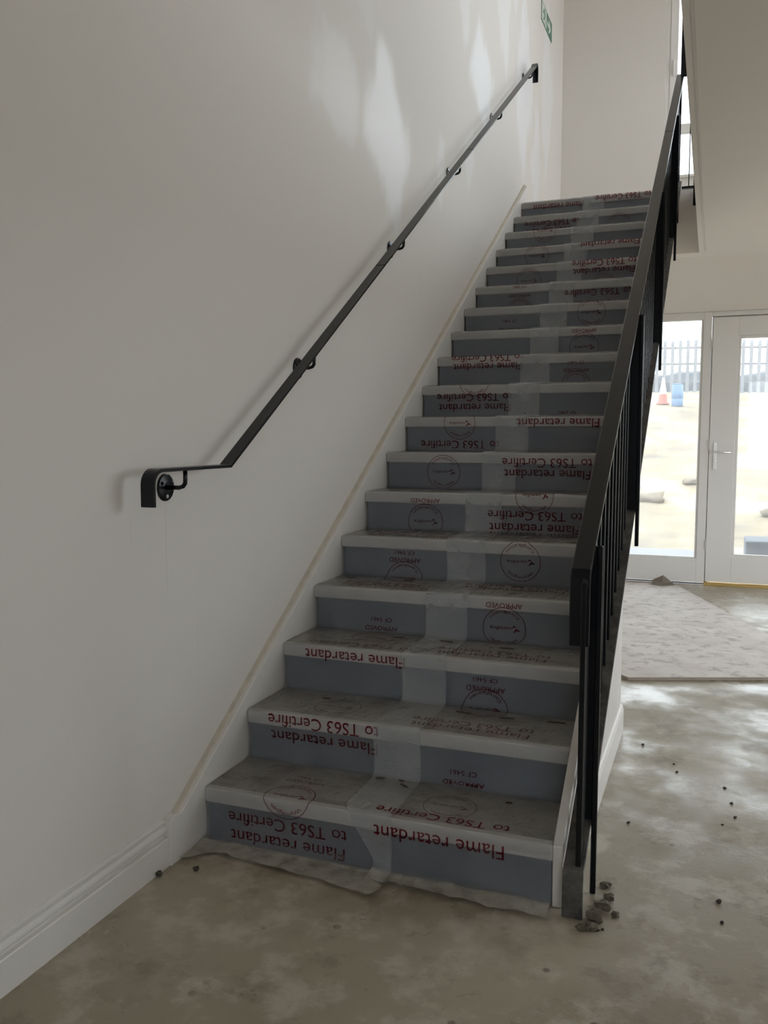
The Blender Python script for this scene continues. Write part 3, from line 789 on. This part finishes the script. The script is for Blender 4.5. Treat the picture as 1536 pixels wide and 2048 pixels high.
# ------------------------------------------------------------------ outside
def gz(x, y):
    d = max(0, y-7.6)
    z = -.12 + 3.2*(1-math.exp(-(d/13)**1.6))
    return z + .10*noise.noise((x*.5, y*.5, 1))*min(1, d/2) + .03*noise.noise((x*2, y*2, 4))*min(1, d)
bm = bmesh.new(); nx, ny = 40, 60; rows = []
for j in range(ny+1):
    y = 5.8 + 40*(j/ny)**1.6
    rows.append([bm.verts.new((-14+32*i/nx, y, gz(-14+32*i/nx, y))) for i in range(nx+1)])
for a, b in zip(rows, rows[1:]):
    for i in range(nx): bm.faces.new((a[i], a[i+1], b[i+1], b[i]))
tag(link('ground', bm, MT['ground'], None, True), kind=ST)
bm = bmesh.new()
for f in ((-30, 40, -45, YR-.3), ): add_box(bm, f[0], f[1], f[2], f[3], -.4, -.02)
add_box(bm, XW+.3, 40, YR-.3, 5.8, -.4, -.02)
tag(link('ground_around', bm, MT['ground']), kind=ST)
FY = 27.0
fence = thing('palisade_fence', (1, FY, gz(1, FY)), 'grey palisade fence of upright pales along the top of the bank outside', 'fence')
pme = None
for k in range(64):
    x = -7 + k*.23; z = gz(x, FY)
    if pme is None:
        bm = prism_x(bmesh.new(), [(-.02, 0), (.02, 0), (.02, 1.55), (0, 1.65), (-.02, 1.55)], -.05, .05); o = link('pale', bm, MT['fence'], fence); pme = o.data
    else:
        o = bpy.data.objects.new('pale', pme); C.objects.link(o); o.parent = fence
    o.matrix_parent_inverse = Matrix.Translation(-fence.location); o.location = (x, FY, z-.05)
for h_ in (.3, .85, 1.35): 
    bm = bmesh.new()
    for k in range(16):
        xa, xb = -7.1+k*.92, -7.1+(k+1)*.92; za, zb = gz(xa, FY)+h_, gz(xb, FY)+h_
        v = [bm.verts.new(q) for q in ((xa, FY+.03, za), (xb, FY+.03, zb), (xb, FY+.03, zb+.06), (xa, FY+.03, za+.06))]
        w = [bm.verts.new(q.co+Vector((0, .04, 0))) for q in v]
        for i in range(4): bm.faces.new((v[i], v[(i+1) % 4], w[(i+1) % 4], w[i]))
        bm.faces.new(v[::-1]); bm.faces.new(w)
    link('rail', bm, MT['fence'], fence)
cxp, cyp = .15, 22.0
cone = thing('traffic_cone', (cxp, cyp, gz(cxp, cyp)), 'orange and white traffic cone on the bank outside', 'cone')
for nm, pr, m in (('base', [(.17, 0), (.17, .04), (.13, .05)], 'orange'), ('body', [(.125, .05), (.095, .27)], 'orange'), ('sleeve', [(.096, .27), (.055, .52)], 'conewhite'), ('tip', [(.055, .52), (.025, .70)], 'conewhite')):
    o = link(nm, lathe(bmesh.new(), pr), MT[m]); o.parent = cone
bxp, byp = .53, 21.6
brl = thing('barrel', (bxp, byp, gz(bxp, byp)-.02), 'blue plastic barrel on the bank outside beside the cone', 'barrel')
o = link('body', lathe(bmesh.new(), [(.12, 0), (.14, .03), (.145, .2), (.135, .215), (.145, .23), (.145, .42), (.135, .435), (.14, .55), (.115, .58)]), MT['blue'], None, True); o.parent = brl
o = link('lid', lathe(bmesh.new(), [(.12, .58), (.12, .60), (.1, .605)]), MT['blue']); o.parent = brl
tag(box('concrete_block', 1.80, 2.75, 6.9, 7.4, gz(2.2, 7.0)-.02, .24, MT['conc'], None, .012), 'grey concrete block on the ground outside the glazed door', 'block')

# overgrown strip behind the fence
bm = bmesh.new(); rows = []
for i in range(61):
    x = -7.5+15.5*i/60; g0 = gz(x, FY+1.2)
    hgt = .75+.35*noise.noise((x*.8, 3, 0))+.15*noise.noise((x*3, 5, 0))
    rows.append([bm.verts.new((x+.1*noise.noise((x*4, k, 1)), FY+.9+.25*k+.1*noise.noise((x*3, k, 2)), g0-.1+hgt*[0, .55, .9, 1, .8, 0][k])) for k in range(6)])
for a, b in zip(rows, rows[1:]):
    for k in range(5): bm.faces.new((a[k], a[k+1], b[k+1], b[k]))
bmesh.ops.recalc_face_normals(bm, faces=bm.faces[:])
tag(link('scrub_hedge', bm, MT['shrub']), 'low dark strip of scrub growing behind the palisade fence', 'hedge', None, 'stuff')
bm = bmesh.new(); rows = []
for j in range(13):
    y = 5.78+.28*j
    rows.append([bm.verts.new((-6+.6*i, y, -.085+.012*noise.noise((i*.7, y*1.3, 0)) - (.06 if j == 12 else 0))) for i in range(27)])
for a, b in zip(rows, rows[1:]):
    for i in range(26): bm.faces.new((a[i], a[i+1], b[i+1], b[i]))
tag(link('paving', bm, MT['paving'], None, True), kind=ST)
for k, (x, y, r) in enumerate([(.62, 11.6, .24), (.20, 12.3, .20), (1.15, 12.6, .15), (2.35, 10.6, .22), (2.75, 11.8, .18)]):
    o = rock('earth_clod', (x, y), r, 'earth', 'brown heap of earth on the bank outside' if k < 3 else 'brown heap of earth on the bank outside, seen through the door glass', 'earth heaps outside', k*3.1, .38)
    for pp in o.data.polygons: pp.use_smooth = True
    o['category'] = 'earth'; o.location.z += gz(x, y)-.05
# flakes of dirt lying on the film
for k, (x, y, n, l, w, a) in enumerate([(.621, .205, 1, .036, .008, -.5), (.955, .196, 1, .022, .012, .2), (.53, .235, 1, .030, .010, .3), (.60, .240, 1, .018, .008, 0), (.888, .455, 2, .05, .007, .2), (1.045, .47, 2, .06, .008, .1), (.74, .46, 2, .06, .010, -.1),
                                         (.831, .70, 3, .05, .008, .1), (.42, .72, 3, .04, .007, .2), (.60, .725, 3, .05, .008, 0), (.36, .985, 4, .04, .007, .1), (.80, .99, 4, .05, .008, 0), (.25, .44, 2, .03, .006, .2)]):
    bm = bmesh.new(); pts = []
    for i in range(9):
        t = 2*math.pi*i/9; q = 1+.35*noise.noise((i*1.7, k, 0)); pts.append((l*.5*q*math.cos(t), w*.5*q*math.sin(t)))
    prism_z(bm, pts, 0, .003)
    o = link('dirt_flake', bm, MT['dark']); o.location = (x, y, n*RISE+.0125); o.rotation_euler = (0, 0, a)
    tag(o, 'dark flake of dirt on the film over the %s tread from the floor' % ('first', 'second', 'third', 'fourth')[n-1], 'dirt', 'dirt flakes on the %s tread' % ('first', 'second', 'third', 'fourth')[n-1])
# torn scrap at the far corner of the board
bm = bmesh.new(); pts = [(1.02, 5.30, .021), (1.10, 5.24, .021), (1.22, 5.33, .021), (1.19, 5.44, .026), (1.11, 5.50, .075), (1.03, 5.46, .040)]
vs = [bm.verts.new(p) for p in pts]; c = bm.verts.new((1.11, 5.37, .024))
for i in range(6): bm.faces.new((c, vs[i], vs[(i+1) % 6]))
bmesh.ops.solidify(bm, geom=bm.faces[:], thickness=.002)
tag(link('paper_scrap', bm, MT['boardedge']), 'torn brown scrap curling up at the far corner of the floor board', 'scrap')
